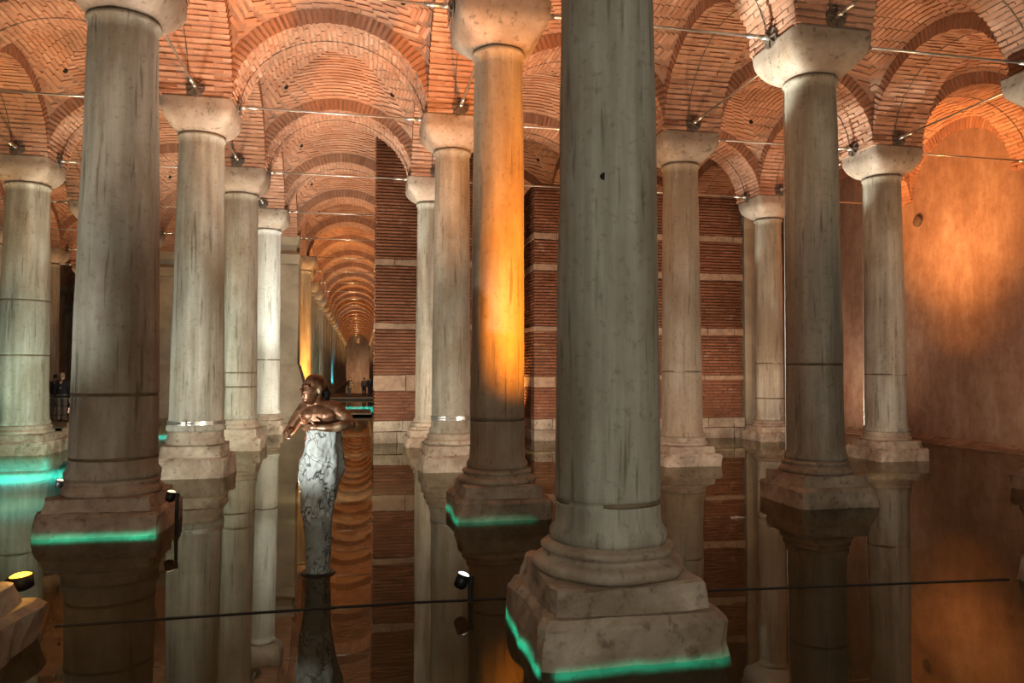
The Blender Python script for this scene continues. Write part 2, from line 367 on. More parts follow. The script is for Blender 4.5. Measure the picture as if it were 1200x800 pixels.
# brick infill walls with stone bands
def brick_wall(name, x0, x1, y0, dep, ztop, bands, label):
    root = thing(name, label, 'wall', (0, 0, 0), kind='structure')
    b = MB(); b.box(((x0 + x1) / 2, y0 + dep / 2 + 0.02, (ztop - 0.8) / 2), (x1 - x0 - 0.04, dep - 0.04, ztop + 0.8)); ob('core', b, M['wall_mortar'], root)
    bk = MB(); z = 0.62
    zones = sorted(bands)
    row = 0
    while z < ztop - 0.03:
        hit = [q for q in zones if q[0] - 0.03 < z < q[1]]
        if hit: z = hit[0][1] + 0.012; continue
        x = x0 - (0.15 if row % 2 else 0)
        while x < x1 - 0.01:
            L = 0.31 + random.uniform(-0.03, 0.03); a = max(x, x0); e = min(x + L - 0.012, x1)
            if e - a > 0.03: bk.box(((a + e) / 2, y0 + 0.06 + random.uniform(-0.008, 0.006), z + 0.026), (e - a, 0.12, 0.05), None, 0.004)
            x += L
        y = y0 + 0.12
        while y < y0 + dep:                                  # both returns
            for xx in (x0 + 0.05, x1 - 0.05): bk.box((xx, y + 0.14, z + 0.026), (0.11, 0.29, 0.05), None, 0.005)
            y += 0.31
        z += 0.088; row += 1
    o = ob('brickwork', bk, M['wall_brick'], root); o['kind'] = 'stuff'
    for (za, zb) in zones + [(-0.02, 0.30), (0.31, 0.60)]:
        x = x0 - 0.02
        while x < x1:
            L = min(random.uniform(0.5, 0.95), x1 + 0.02 - x)
            if x1 - x - L < 0.2: L = x1 + 0.02 - x
            s = MB(); s.box((x + L / 2, y0 + dep / 2 - 0.005 + (0.0 if za > 0.6 else -0.06), (za + zb) / 2), (L - 0.015, dep + 0.03, zb - za - 0.01), None, 0.012)
            ob('stone', s, M['band_stone'] if za > 0.6 else M['base_stone'], root); x += L
    return root
brick_wall('wall_brick_a', -1.5, 2.45, 15.3, 1.4, 9.4, [(4.85, 5.03), (3.10, 3.26), (1.42, 1.85)], 'brick infill wall with pale bands left of the foreground column')
brick_wall('wall_brick_b', 2.96, 6.28, 15.3, 1.4, 7.35, [(5.75, 5.92), (4.85, 5.02), (3.1, 3.25), (1.5, 1.8)], 'brick infill wall beside the amber-lit column')
brick_wall('wall_brick_c', 6.62, 9.40, 15.3, 1.4, 7.3, [(5.85, 6.03), (4.70, 4.90), (3.05, 3.25), (1.72, 1.86)], 'brick infill wall with pale bands behind the middle right columns')

# ---------------------------------------------------------------- ceiling: arches and vaults
ceiling = thing('ceiling', 'orange brick arches and vaults', 'ceiling', (0, 0, 0), kind='structure')
def ell(a, b_, t): return (a * math.cos(t), b_ * math.sin(t))
def arch_pts(n=48): return [PI - PI * k / n for k in range(n + 1)]
def arch_core(full=True):
    b = MB(); rg = []
    w_ = PW - 0.015
    for t in arch_pts(32):
        x0, z0 = ell(AH - 0.0, AR, t); x1, z1 = ell(AH + TH - 0.01, AR + TH - 0.01, t)
        x0, z0 = x0 * 1.008, z0 * 1.008
        rg.append([(x0, -w_, z0), (x0, w_, z0), (x1, w_, z1), (x1, -w_, z1)])
    b.rings(rg)
    return b.mesh('vault_arch', M['mortar'])
def arch_bricks():
    """(matrix, size) of every voussoir of an arch that spans along x"""
    ts = []; t = PI; s = 0.0; out = []
    N_ = 4000; pts = [ell(AH, AR, PI - PI * k / N_) for k in range(N_ + 1)]
    acc = 0.05; prev = pts[0]; row = 0
    for k in range(1, N_ + 1):
        acc += math.dist(prev, pts[k]); prev = pts[k]
        if acc >= 0.104:
            acc -= 0.104; tt = PI - PI * k / N_
            nrm = Vector((math.cos(tt) / AH, 0, math.sin(tt) / AR)).normalized()
            rot = Matrix((Vector((nrm.z, 0, -nrm.x)), Vector((0, 1, 0)), nrm)).transposed()
            segs = [0.32] * 4 if row % 2 else [0.16, 0.32, 0.32, 0.32, 0.16]
            y = -0.62 * PW / 0.62
            for L in segs:
                depth = TH + random.uniform(-0.006, 0.006)
                pro = random.uniform(-0.012, 0.012)
                c = Vector((pts[k][0], y + L / 2, pts[k][1])) + nrm * (depth / 2 - 0.004 + pro)
                out.append((c, rot, (0.062 + random.uniform(-0.008, 0.006), L - 0.007, depth)))
                y += L
            row += 1
    return out
ABR = arch_bricks()
b = MB()
for c, rot, sz in ABR: b.box(c, sz, rot, 0.005)
ARCH_BRICK_ME = b.mesh('brickwork', M['brick'])
ARCH_CORE_ME = arch_core()
b = MB(); b.tube([(x * 0.993, 0.12, z * 0.993) for x, z in (ell(AH, AR, t) for t in arch_pts(36))], 0.009, 5)  # thin tube drawn in place of the dark groove in the soffit
ARCH_GROOVE_ME = b.mesh('soffit_groove', M['iron'])
BRICK_VAR = []
for k in range(6):
    b = MB(); b.box((0, 0, 0), (1, 1, 1), None, 0.035); BRICK_VAR.append(b.mesh('brick', M['brick']))
def make_arch(j, i, axis, near=False, band=False):
    if axis == 'x': loc, rz = (cx(j) + SX / 2, cy(i), ZS), 0
    else: loc, rz = (cx(j), cy(i) + SY / 2, ZS), PI / 2
    o = link('vault_arch', ARCH_CORE_ME, ceiling, loc); o.rotation_euler = (0, 0, rz)
    if axis == 'y': o.scale = ((SY / 2 - PW) / (SX / 2 - PW), 1, 1)
    if near:
        for n, (c, rot, sz) in enumerate(ABR):
            q = link('brick', BRICK_VAR[n % 6], o)
            q.matrix_local = Matrix.Translation(c) @ rot.to_4x4() @ Matrix.Diagonal((*sz, 1))
    else:
        q = link('brickwork', ARCH_BRICK_ME, o); q['kind'] = 'stuff'
    if band: link('soffit_groove', ARCH_GROOVE_ME, o)
    return o
# sail vault over a bay
E0 = AR + TH; RE = AH + TH; AB = SX / 2 - PW; RS = math.hypot(RE, AB)
def vz(x, y): return E0 / RE * math.sqrt(max(RS * RS - x * x - y * y, 0.01))
def vault_sheet():
    b = MB(); n = 20; ex = AB + 0.03
    g = [[(-ex + 2 * ex * p / n, -ex + 2 * ex * q / n) for q in range(n + 1)] for p in range(n + 1)]
    vs = [(x, y, vz(x, y) + 0.004) for r in g for x, y in r] + [(x, y, vz(x, y) + 0.22) for r in g for x, y in r]
    m = n + 1; o = m * m
    fs = [(p * m + q, p * m + q + 1, (p + 1) * m + q + 1, (p + 1) * m + q) for p in range(n) for q in range(n)]
    fs += [tuple(k + o for k in f[::-1]) for f in fs]
    b.add(vs, fs); return b.mesh('vault', M['mortar'], True)
def vault_bricks():
    out = []; d = AB - 0.05; row = 0
    while d > 0.05:
        for side in range(4):
            a = side * PI / 2; x = -d + (0 if row % 2 else -0.14)
            while x < d:
                L = 0.30; x0 = max(x, -d); x1 = min(x + L, d)
                if x1 - x0 > 0.06:
                    xm = (x0 + x1) / 2
                    p = Vector((xm, d, vz(xm, d)))
                    nrm = Vector((xm, d, (RE / E0) ** 2 * p.z)).normalized()
                    ux = Vector((1, 0, 0)); ux = (ux - nrm * ux.dot(nrm)).normalized(); uy = nrm.cross(ux)
                    rot = Matrix((ux, uy, nrm)).transposed()
                    R = Matrix.Rotation(a, 3, 'Z')
                    out.append((R @ (p + nrm * random.uniform(-0.004, 0.007)), R @ rot, (x1 - x0 - 0.008, 0.074 + random.uniform(-0.007, 0.006), 0.05)))
                x += L
        slope = abs(d) * E0 / RE / math.sqrt(RS * RS - d * d)
        d -= 0.102 / math.sqrt(1 + slope * slope); row += 1
    return out
VBR = vault_bricks()
b = MB()
for c, rot, sz in VBR: b.box(c, sz, rot, 0.005)
VAULT_BRICK_ME = b.mesh('brickwork', M['brick'])
VAULT_ME = vault_sheet()
b = MB(); b.tube([(0, 0, -0.02), (0, 0, 0.03)], 0.055, 10); HOLE_ME = b.mesh('weep_hole', M['hole'], False)  # solid plug, the hole's darkness is put into its colour
def make_vault(j, i, near=False):
    o = link('vault', VAULT_ME, ceiling, (cx(j) + SX / 2, cy(i) + SY / 2, ZS)); o.scale = (1, (SY / 2 - PW) / AB, 1)
    if near:
        big = VBR[:290]; rest = VBR[290:]
        for n, (c, rot, sz) in enumerate(big):
            q = link('brick', BRICK_VAR[n % 6], o); q.matrix_local = Matrix.Translation(c) @ rot.to_4x4() @ Matrix.Diagonal((*sz, 1))
        b = MB()
        for c, rot, sz in rest: b.box(c, sz, rot, 0.005)
        q = ob('brickwork', b, M['brick'], o); q['kind'] = 'stuff'
    else:
        q = link('brickwork', VAULT_BRICK_ME, o); q['kind'] = 'stuff'
    if i < 6:
        for sx in (-1, 1):
            for sy in (-1, 1):
                x, y = sx * 1.28, sy * 1.25
                h = link('weep_hole', HOLE_ME, o, (x, y, vz(x, y) - 0.02))
                h.rotation_euler = Vector((x, y, vz(x, y) * (RE / E0) ** 2)).to_track_quat('Z', 'Y').to_euler()
b = MB(); b.box((0, 0, 0.58), (1.24, 1.24, 1.2)); PIER_ME = b.mesh('pier', M['mortar'])
b = MB(); 
for k in range(11):                                          # visible brick courses of the pier foot
    pass
def in_view(x, y, margin=3.5):
    X, Y = x + 1.8568, y + 5.4338
    r = X * math.cos(YAW) - Y * math.sin(YAW); d = X * math.sin(YAW) + Y * math.cos(YAW)
    return d > -6 and abs(r) < d * 0.684 + margin
COLS = []
for j in range(-7, 3):
    for i in range(-1, 28):
        if j >= 0 and i > 6 and j != 0: continue
        if j not in (-1, 0) and i > 12: continue
        if j in (-1, 0) or in_view(cx(j), cy(i)): COLS.append((j, i))
CS = set(COLS)
NEAR_ARCH = {(-1, 2, 'x'), (-2, 2, 'x'), (0, 2, 'x'), (1, 2, 'x'), (-1, 1, 'y'), (0, 1, 'y'), (1, 1, 'y'), (2, 1, 'y'), (-1, 3, 'x'), (-2, 1, 'y')}
for (j, i) in COLS:
    link('pier', PIER_ME, ceiling, (cx(j), cy(i), ZS))
    if (j + 1, i) in CS or j == 2: make_arch(j, i, 'x', (j, i, 'x') in NEAR_ARCH, i < 5)
    if (j, i + 1) in CS: make_arch(j, i, 'y', (j, i, 'y') in NEAR_ARCH, i < 5)
    if (j + 1, i) in CS and (j, i + 1) in CS or j == 2: make_vault(j, i, (j, i) in {(-1, 2), (1, 1)})
for i in range(-1, 6): make_arch(3, i, 'y')                  # blind arches against the right wall

# ---------------------------------------------------------------- columns
def chipped(w_, d_, h, taper=0.0, seed=0.0, chip=0.02, n=9, nzc=4):
    """rounded, worn block of stone standing on z = 0"""
    b = MB(); rg = []
    rim = []
    for side in range(4):
        for k in range(n):
            u = -1 + 2 * k / n
            rim.append([(u, -1), (1, u), (-u, 1), (-1, -u)][side])
    zs = [0.0] + [h * (q + 0.5) / nzc for q in range(nzc)] + [h * 0.955, h]
    for z in zs:
        f = 1 - taper * z / h
        if z == h: f -= 0.035 / w_ * 2
        ring = []
        for (u, v) in rim:
            k = max(0.0, abs(u) * abs(v) - 0.86) * 0.30                    # round the corners a bit
            x, y = u * w_ / 2 * f * (1 - k), v * d_ / 2 * f * (1 - k)
            nn = noise.noise(Vector((x * 2.3 + seed, y * 2.3, z * 3 + seed)))
            n2 = noise.noise(Vector((x * 7 + seed, y * 7, z * 8)))
            e = chip * (nn * 0.7 + n2 * 0.5) * (1.8 if z > h * 0.9 else 1)
            L = max(abs(x), abs(y))
            ring.append((x * (1 + e / L), y * (1 + e / L), z + (n2 * chip * 0.4 if z >= h * 0.9 else 0)))
        rg.append(ring)
    b.rings(rg); return b
def capital_mb(r0, half=0.635, h=0.57, seed=0.0):
    b = MB(); seg = 48; rg = []
    prof = [(0, r0 - 0.01, 0), (0.004, r0 + 0.02, 0)]
    for k in range(0, 15):
        t = k / 14
        prof.append((0.012 + (h - 0.012) * t, None, t))
    for z, r, t in prof:
        ring = []
        for k in range(seg):
            a = 2 * PI * (k + 0.5) / seg; c, s = math.cos(a), math.sin(a)
            if r is None:
                e = 2 + 26 * t ** 0.85
                u = min(1.0, t / 0.66)
                g = (r0 + 0.02) + (half - r0 - 0.02) * (0.12 * t + 0.88 * math.sin(u * PI / 2) ** 1.05)
                q = (abs(c) ** e + abs(s) ** e) ** (-1 / e)
                rr = g * q
            else: rr = r
            rr += 0.012 * noise.noise(Vector((c * 3 + seed, s * 3, z * 5 + seed)))
            ring.append((rr * c, rr * s, z))
        rg.append(ring)
    b.rings(rg); return b
def shaft_mb(rb, rt, z0, z1, cracks=(), seed=0.0, seg=40):
    pf = [(rb + 0.035, 0), (rb + 0.04, 0.03), (rb + 0.04, 0.07), (rb + 0.005, 0.12)]
    zt = z1 - z0
    zs = [0.12 + (zt - 0.34) * k / 22 for k in range(1, 23)]
    body = []
    for z in zs:
        u = z / zt; body.append((rb + (rt - rb) * (u ** 1.15), z))
    for q in cracks:
        u = (q - z0) / zt; r = rb + (rt - rb) * (u ** 1.15)
        body = [p for p in body if abs(p[1] - (q - z0)) > 0.075]
        body += [(r, q - z0 - 0.06), (r, q - z0 - 0.028), (r - 0.004, q - z0 - 0.02), (r - 0.014, q - z0 - 0.012), (r - 0.014, q - z0 + 0.012), (r - 0.004, q - z0 + 0.02), (r, q - z0 + 0.028), (r, q - z0 + 0.06)]
    body.sort(key=lambda p: p[1])
    pf += body + [(rt, zt - 0.10), (rt + 0.03, zt - 0.075), (rt + 0.035, zt - 0.03), (rt + 0.015, zt - 0.012), (rt - 0.015, zt)]
    b = MB(); b.lathe(pf, seg, (0, 0, 0), 0.014, seed); return b
def mould_mb(rb, half, h, seed=0.0, seg=40):
    """attic base: a big torus, a hollow, a smaller torus"""
    k = half - rb
    pf = [(rb + k * 0.92, 0), (rb + k * 1.0, h * 0.12), (rb + k * 1.02, h * 0.25), (rb + k * 0.93, h * 0.38), (rb + k * 0.70, h * 0.43), (rb + k * 0.50, h * 0.52), (rb + k * 0.46, h * 0.62),
          (rb + k * 0.52, h * 0.66), (rb + k * 0.60, h * 0.74), (rb + k * 0.60, h * 0.84), (rb + k * 0.48, h * 0.92), (rb + k * 0.25, h * 0.94), (rb + k * 0.2, h)]
    b = MB(); b.lathe(pf, seg, (0, 0, 0), 0.035, seed); return b
ZT = 6.40
SHARED = {}
def column(j, i, label, group=None, rb=0.45, rt=0.385, zb=0.62, mat='marble', cracks=(), dx=0, dy=0, side=1.36, detail=True, cap_half=0.635, zt=ZT):
    rng = abs(j * 31 + i * 7) * 1.37
    root = thing('marble_column', label, 'column', (cx(j) + dx, cy(i) + dy, 0), 0, group)
    key = None if detail else (rb, rt, mat)
    if key in SHARED:
        for nm, me, z in SHARED[key]: link(nm, me, root, (0, 0, z))
        return root
    lo, up = 0.30 * zb / 0.69, 0.18 * zb / 0.69
    out = []
    out.append(ob('lower_plinth', chipped(side, side, lo + 0.8, 0.10, rng, 0.05, 13, 8), M['base_stone'], root, False, (0, 0, -0.8)))
    out.append(ob('upper_plinth', chipped(side * 0.80, side * 0.80, up, 0.05, rng + 5, 0.045, 12), M['base_stone'], root, False, (0, 0, lo)))
    out.append(ob('base_moulding', mould_mb(rb, side * 0.385, zb - lo - up, rng), M['base_stone'], root, True, (0, 0, lo + up)))
    out.append(ob('shaft', shaft_mb(rb, rt, zb, zt, cracks, rng), M[mat], root, True, (0, 0, zb)))
    for q in cracks:
        u = (q - zb) / (zt - zb); r = rb + (rt - rb) * u ** 1.15
        jb = MB(); jb.lathe([(r - 0.02, q - 0.018), (r - 0.004, q - 0.016), (r - 0.004, q + 0.016), (r - 0.02, q + 0.018)], 40, (0, 0, 0), 0.016, rng + 0.2)
        tag(ob('joint', jb, M['joint'], root, True), 'dark stained joint')
    out.append(ob('capital', capital_mb(rt, cap_half, ZS - zt + 0.01, rng), M['capital_stone'], root, True, (0, 0, zt)))
    if key: SHARED[key] = [(o.name.split('.')[0], o.data, o.location.z) for o in out]
    return root
def strap(root, r, z, h=0.07):
    b = MB(); b.lathe([(r + 0.012, z - h / 2), (r + 0.02, z - h / 2), (r + 0.02, z + h / 2), (r + 0.012, z + h / 2)], 40)
    o = ob('metal_strap', b, M['steel'], root, False)
    b = MB(); b.box((-0.12, -r - 0.03, z), (0.08, 0.05, h * 1.15)); b.tube([(-0.3, -r - 0.012, z), (0.05, -r - 0.035, z)], 0.012, 6); ob('clamp', b, M['steel'], o)
    tag(o, 'steel strap with a clamp'); return o
LBL = {}
ORD = 'front first second third fourth fifth sixth seventh eighth ninth tenth eleventh twelfth thirteenth fourteenth fifteenth sixteenth seventeenth eighteenth nineteenth twentieth twenty-first twenty-second twenty-third twenty-fourth twenty-fifth twenty-sixth twenty-seventh'.split()
NAMED = {}
def named(j, i, nick, label, **kw):
    LBL[(j, i)] = nick; NAMED[(j, i)] = column(j, i, label, **kw); return NAMED[(j, i)]
c0 = named(0, 0, 'the foreground column', 'huge grey-green marble column in the foreground with a black plug hole', rb=0.40, rt=0.335, zb=0.69, cracks=(0.98,), dx=-0.02, side=1.46)
o1 = named(0, 1, 'the amber column', 'marble column glowing amber down one side, just behind the foreground column', rb=0.375, rt=0.345, zb=0.62, mat='brown_marble', cracks=(1.28,))
l1 = named(-1, 1, 'the teal-edged column', 'broad grey marble column on a plinth edged by a glowing teal strip', rb=0.51, rt=0.405, zb=0.62, cracks=(1.64, 0.86), side=1.5)
r1 = named(1, 1, 'the stepped column', 'dark marble column with white-lit capital flank, on a two-step plinth at right', rb=0.41, rt=0.375, zb=0.64, cracks=(2.05,), cap_half=0.645)
l2 = named(-1, 2, 'the strapped column', 'pale marble column with a steel strap and clamp above its base', rb=0.49, rt=0.40, zb=0.83, mat='marble', cap_half=0.64)
o2 = named(0, 2, 'the slender column', 'slender grey-pink column partly hidden behind the amber-lit column', rb=0.385, rt=0.35, zb=0.72, cracks=(), dx=-0.08)
r2 = named(1, 2, 'the middle column', 'brownish marble column right of the foreground column, dark joint above its base', rb=0.43, rt=0.375, zb=0.58, mat='brown_marble', cracks=(1.95,))
p2 = named(2, 2, 'the plaster-wall column', 'grey marble column standing alone before the orange plaster wall', rb=0.45, rt=0.395, zb=0.62, cracks=(1.9,), dx=0.07)
l3 = named(-1, 3, 'the third aisle column', 'greenish marble column third along the left side of the aisle', rb=0.45, rt=0.40, zb=0.75, cracks=(1.9, 1.55))
o3 = named(0, 3, 'the brick-wall column', 'pale column standing close before the brick wall, half hidden', rb=0.36, rt=0.33, zb=0.62, dx=-0.1)
l4 = named(-1, 4, 'the white-lit column', 'bright white-lit marble column fourth along the left side of the aisle', rb=0.44, rt=0.39, zb=0.62, mat='pale_marble', cracks=(2.3,), dx=0.08)
p3 = named(2, 3, 'the slim column', 'slim marble column half hidden behind the right stepped-plinth column', rb=0.40, rt=0.365, zb=0.58, cracks=(2.2, 1.2))
k3 = named(-2, 3, 'the cracked left column', 'green-lit marble column at the left edge with a dark joint across it', rb=0.565, rt=0.455, zb=0.66, cracks=(3.6, 2.3), side=1.75)
k4 = named(-2, 4, 'the yellow-green column', 'yellow-green column peeping out beside the broad teal-edged column', rb=0.45, rt=0.385)
named(1, 3, 'the hidden column', 'marble column hidden behind the foreground column', rb=0.42, rt=0.37)
named(1, 0, 'the right-edge plinth', 'column whose pale plinth corner just enters at the right edge', rb=0.42, rt=0.37, dx=-0.08)
named(-1, 0, 'the bottom-left plinth', 'column whose brown plinth block fills the bottom left corner', rb=0.45, rt=0.39, side=1.5, dx=0.06)
named(2, 1, 'the right-edge capital', 'column whose white-lit capital corner shows at the right edge', rb=0.42, rt=0.37, dx=-0.22, cap_half=0.645)
strap(l2, 0.49, 0.98); strap(o2, 0.385, 1.02)
b = MB(); b.lathe([(0.03, 0), (0.028, 0.02)], 12); o = ob('plug', b, M['hole'], c0); o.matrix_local = Matrix.Translation((-0.14, -0.325, 3.33)) @ Matrix.Rotation(PI / 2, 4, 'X')
for root, rr, rt in ((r1, 0.43, 0.395), (p2, 0.47, 0.415)):
    b = MB(); b.tube([(-rr * 0.87, rr * 0.46, 0.66), (-rt * 0.87, rt * 0.46, 6.40)], 0.007, 6); tag(ob('stripe', b, M['steel'], root), 'thin bright stripe along the shaft')  # thin steel tube along the outer edge of the shaft
# encased piers (two columns walled into cement)
def encased(j, i, label, dx=0.0, w_=1.2):
    root = thing('encased_pier', label, 'pier', (cx(j) + dx, cy(i), 0))
    def rg(prof): 
        b = MB(); b.rings([[(-h, -h, z), (-h * 0.6, -h, z), (h * 0.6, -h, z), (h, -h, z), (h, h, z), (-h, h, z)] for h, z in prof]); return b
    h = w_ / 2
    ob('footing', rg([(h + 0.42, -0.8), (h + 0.40, 0.9), (h + 0.03, 2.2)]), M['cement'], root)
    ob('casing', rg([(h, 1.9), (h, 5.9), (h - 0.02, 5.95)]), M['cement'], root)
    ob('cap', rg([(h, 5.95), (h + 0.05, 6.3), (h - 0.1, 6.45), (h + 0.02, 7.0)]), M['cement'], root)
    LBL[(j, i)] = 'the grey cased pier' if j == -1 else 'the tan cased pier'
encased(-1, 5, 'grey cement-encased pier with flared foot behind the white-lit column', 0.1)
encased(-2, 6, 'tan cement-encased pier with flared foot seen beside the strapped column', 0.05)
for (j, i) in COLS:
    if (j, i) in LBL or i < 0 or (j, i) in ((0, 4),): continue
    if j in (0, -1):
        lab, g = ('amber-lit column of the aisle just past the cement-encased pier', None) if (j, i) == (-1, 6) else ('distant column, %s back along the %s side of the long aisle' % (ORD[i], 'right' if j == 0 else 'left'), 'columns receding down the long aisle')
    elif j < -1: lab, g = 'dim column, %s back in the %s line left of the aisle' % (ORD[i], ORD[-j - 1]), 'far columns of the left side'
    else: lab, g = 'shadowed column behind the brick walls, %s back in the %s line right of the aisle' % (ORD[i], ORD[j]), 'columns behind the brick walls'
    column(j, i, lab, g, detail=False, dx=0.42 if (j, i) == (-1, 6) else 0)
# plastered corner pier beside the brick wall
t = thing('plastered_pier', 'grey plastered pier between brick wall and far right column', 'pier')
b = MB(); b.rings([[(9.50, 15.32, z), (10.5, 15.32, z), (10.5, 16.5, z), (9.50, 16.5, z)] for z in (-0.8, 6.3)]); ob('casing', b, M['cement'], t)
b = MB(); b.rings([[(9.50 - e * 0.2, 15.32 - e, z), (10.5, 15.32 - e, z), (10.5, 16.5, z), (9.50 - e * 0.2, 16.5, z)] for z, e in ((6.3, 0.0), (6.55, 0.02), (7.0, 0.12))]); ob('cap', b, M['cement'], t)

# ---------------------------------------------------------------- tie rods
b = MB(); b.lathe([(0.165, 0), (0.165, 0.018), (0.05, 0.03), (0.045, 0.07)], 20)
for k in range(8):
    a = PI * k / 4; b.box((0.09 * math.cos(a), 0.09 * math.sin(a), 0.03), (0.15, 0.022, 0.03), Matrix.Rotation(a, 3, 'Z'))
PLATE_ME = b.mesh('anchor_plate', M['iron'])
RODS = {}
def rod(j, i, axis, label, group):
    L = (SX if axis == 'x' else SY) - 2 * PW
    if axis == 'x': a, rz, z = (cx(j) + PW, cy(i), ZS + 0.06), 0, 0
    else: a, rz, z = (cx(j), cy(i) + PW, ZS + 0.15), PI / 2, 0
    root = thing('tie_rod', label, 'tie rod', a, rz, group)
    if axis not in RODS:
        b = MB(); b.tube([(0, 0, 0), (L, 0, 0)], 0.021, 8); ba = b.mesh('bar', M['steel'], True)
        b = MB(); b.tube([(0.12, 0, 0), (0.42, 0, 0)], [0.036, 0.036], 8); b.tube([(0.0, 0, 0), (0.16, 0, 0)], [0.03, 0.045], 8); sl = b.mesh('sleeve', M['steel'], True)
        RODS[axis] = (ba, sl)
    ba, sl = RODS[axis]
    link('bar', ba, root)
    if i > 9: return
    q = link('sleeve', sl, root); q = link('sleeve', sl, root); q.matrix_local = Matrix.Translation((L, 0, 0)) @ Matrix.Rotation(PI, 4, 'Z')
    for x, s in ((0.012, 1), (L - 0.012, -1)):
        q = link('anchor_plate', PLATE_ME, root); q.matrix_local = Matrix.Translation((x, 0, 0)) @ Matrix.Rotation(s * PI / 2, 4, 'Y')
for (j, i) in COLS:
    for axis in 'xy':
        n = (j + 1, i) if axis == 'x' else (j, i + 1)
        if n not in CS and not (j == 2 and axis == 'x'): continue
        if i < 0 or (i > 7 and (axis == 'y' or j != -1)) or (i < 1 and axis == 'x') or (axis == 'y' and (i > 3 or j < -2)): continue
        if (j, i) in LBL and n in LBL and i < 5:
            A, B = LBL[(j, i)], LBL[n]
            lab, g = 'steel tie rod from %s to %s' % (A, B), None
        elif j == 2 and axis == 'x' and (j, i) in LBL:
            lab, g = 'steel tie rod from %s into the plaster wall' % LBL[(j, i)], None
        elif j == -1: lab, g = ('thin tie rod %s the long aisle, %s row back' % ('across' if axis == 'x' else 'along the left of', ORD[i])), 'tie rods down the aisle'
        elif j < -1: lab, g = 'tie rod %s the aisles, %s row back, %s line leftward' % ('across' if axis == 'x' else 'along', ORD[i], ORD[-j - 1]), 'far tie rods of the left side'
        else: lab, g = 'tie rod %s the aisles by the brick walls, %s row back, %s line rightward' % ('across' if axis == 'x' else 'along', ORD[i], ORD[j]), 'tie rods by the brick walls'
        rod(j, i, axis, lab, g)

# ---------------------------------------------------------------- lamps
def lamp(x, y, ztop, lens, label, tilt=-0.35, ang=PI, hr=0.055, hl=0.13):
    t = thing('post_lamp', label, 'lamp', (x, y, 0))
    b = MB(); b.tube([(0, 0, -0.8), (0, 0, ztop)], 0.022, 10); b.lathe([(0.03, 0), (0.03, 0.05)], 10, (0, 0, ztop - 0.05)); ob('post', b, M['black_metal'], t)
    h = MB(); h.lathe([(hr * 0.6, -hl * 0.5), (hr, -hl * 0.35), (hr, hl * 0.42), (hr * 0.9, hl * 0.42)], 16)
    p = Vector((math.cos(ang) * 0.075, math.sin(ang) * 0.075, ztop - 0.035))
    mt = Matrix.Translation(p) @ Matrix.Rotation(ang, 4, 'Z') @ Matrix.Rotation(tilt, 4, 'Y')
    o = ob('lamp_head', h, M['black_metal'], t, True); o.matrix_local = mt
    l = MB(); l.lathe([(hr * 0.88, 0), (hr * 0.6, 0.012)], 16, (0, 0, hl * 0.425)); q = ob('lens', l, M[lens], t); q.matrix_local = mt
    return t
lamp(-0.971 + 0.03, 0.856, 0.22, 'lens_white', 'black post lamp with a white lens in the foreground water', -0.35)
lamp(-4.03, 4.35, 0.45, 'lens_warm', 'black post lamp beside the teal-edged plinth', -0.2, PI)
lamp(-4.44, 0.92, 0.36, 'lens_orange', 'glowing amber lamp behind the brown plinth block at the bottom left', -0.1, 0.3, 0.085, 0.12)
lamp(-6.288, 7.244, 0.24, 'lens_warm', 'small lit lamp low in the teal water beside the broad column', -0.2, PI)
point((-4.36, 0.95, 0.6), 8, (1.0, 0.5, 0.1), 0.06)

# underwater teal strips and pools
TEAL_POOLS = ((-9.2, 12.3, 1.6, 1.4, 330), (-8.3, 12.9, 1.0, 1.6, 150), (-10.9, 12.4, 1.8, 1.4, 330), (-9.3, 16.4, 1.6, 1.0, 200), (-8.9, 22.6, 1.8, 1.6, 300), (-10.4, 19.6, 1.6, 0.8, 200), (-1.9, 41.5, 2.2, 7.0, 1500), (-7.6, 8.6, 2.0, 2.0, 60))
def teal(x, y, dx, dy, length, watts):
    # a slim light bar just under the water, shining level at the foot of a plinth
    d = bpy.data.lights.new('teal_bar', 'AREA'); d.shape = 'RECTANGLE'; d.size = length; d.size_y = 0.05; d.spread = math.radians(34)
    d.energy = watts; d.color = TEAL
    o = bpy.data.objects.new('teal_bar', d); COL.objects.link(o); o.location = (x, y, -0.055)
    o.rotation_euler = Vector((dx, dy, 0.30)).to_track_quat('-Z', 'Y').to_euler()
teal(-4.90, 3.90, 0, 1, 1.45, 1.6)
teal(-0.85, -0.02, 1, 0, 1.25, 1.4)
teal(0.0, -0.84, 0, 1, 1.25, 0.6)
teal(-0.83, 4.8, 1, 0, 1.2, 1.0)
teal(-0.1, 3.97, 0, 1, 1.0, 0.25)
for x, y, a, c, p in TEAL_POOLS:
    d = area((x, y, -0.03), (x, y, -1), a, c, p * 1.5, TURQ)
spot((-3.6, 66, 0.3), (-4.7, 68.5, 3), 500, (0.1, 0.75, 1.0), 60, 0.6)

# ---------------------------------------------------------------- the cable lying on the water
b = MB(); pts = [(-4.1, 0.865, 0.002), (-3.04, 0.9, 0.002), (-1.44, 0.947, 0.002), (0.6, 0.84, 0.002), (1.17, 0.793, 0.002), (4.1, 0.595, 0.002)]
b.tube(pts, 0.010, 6); tag(ob('cable', b, M['cable']), 'thin dark cable stretched across the foreground water', 'cable', kind='thing')
b = MB(); b.add([(0, 0, 0), (0.22, 0.02, 0.01), (0.2, 0.1, 0.006), (0.02, 0.09, 0.012), (0.1, 0.05, 0.03)], [(0, 1, 4), (1, 2, 4), (2, 3, 4), (3, 0, 4), (0, 3, 2, 1)])
tag(ob('stone_chip', b, M['pale_marble'], None, False, (2.95, 3.75, 0.0)), 'small pale chip afloat right of the foreground column', 'stone')

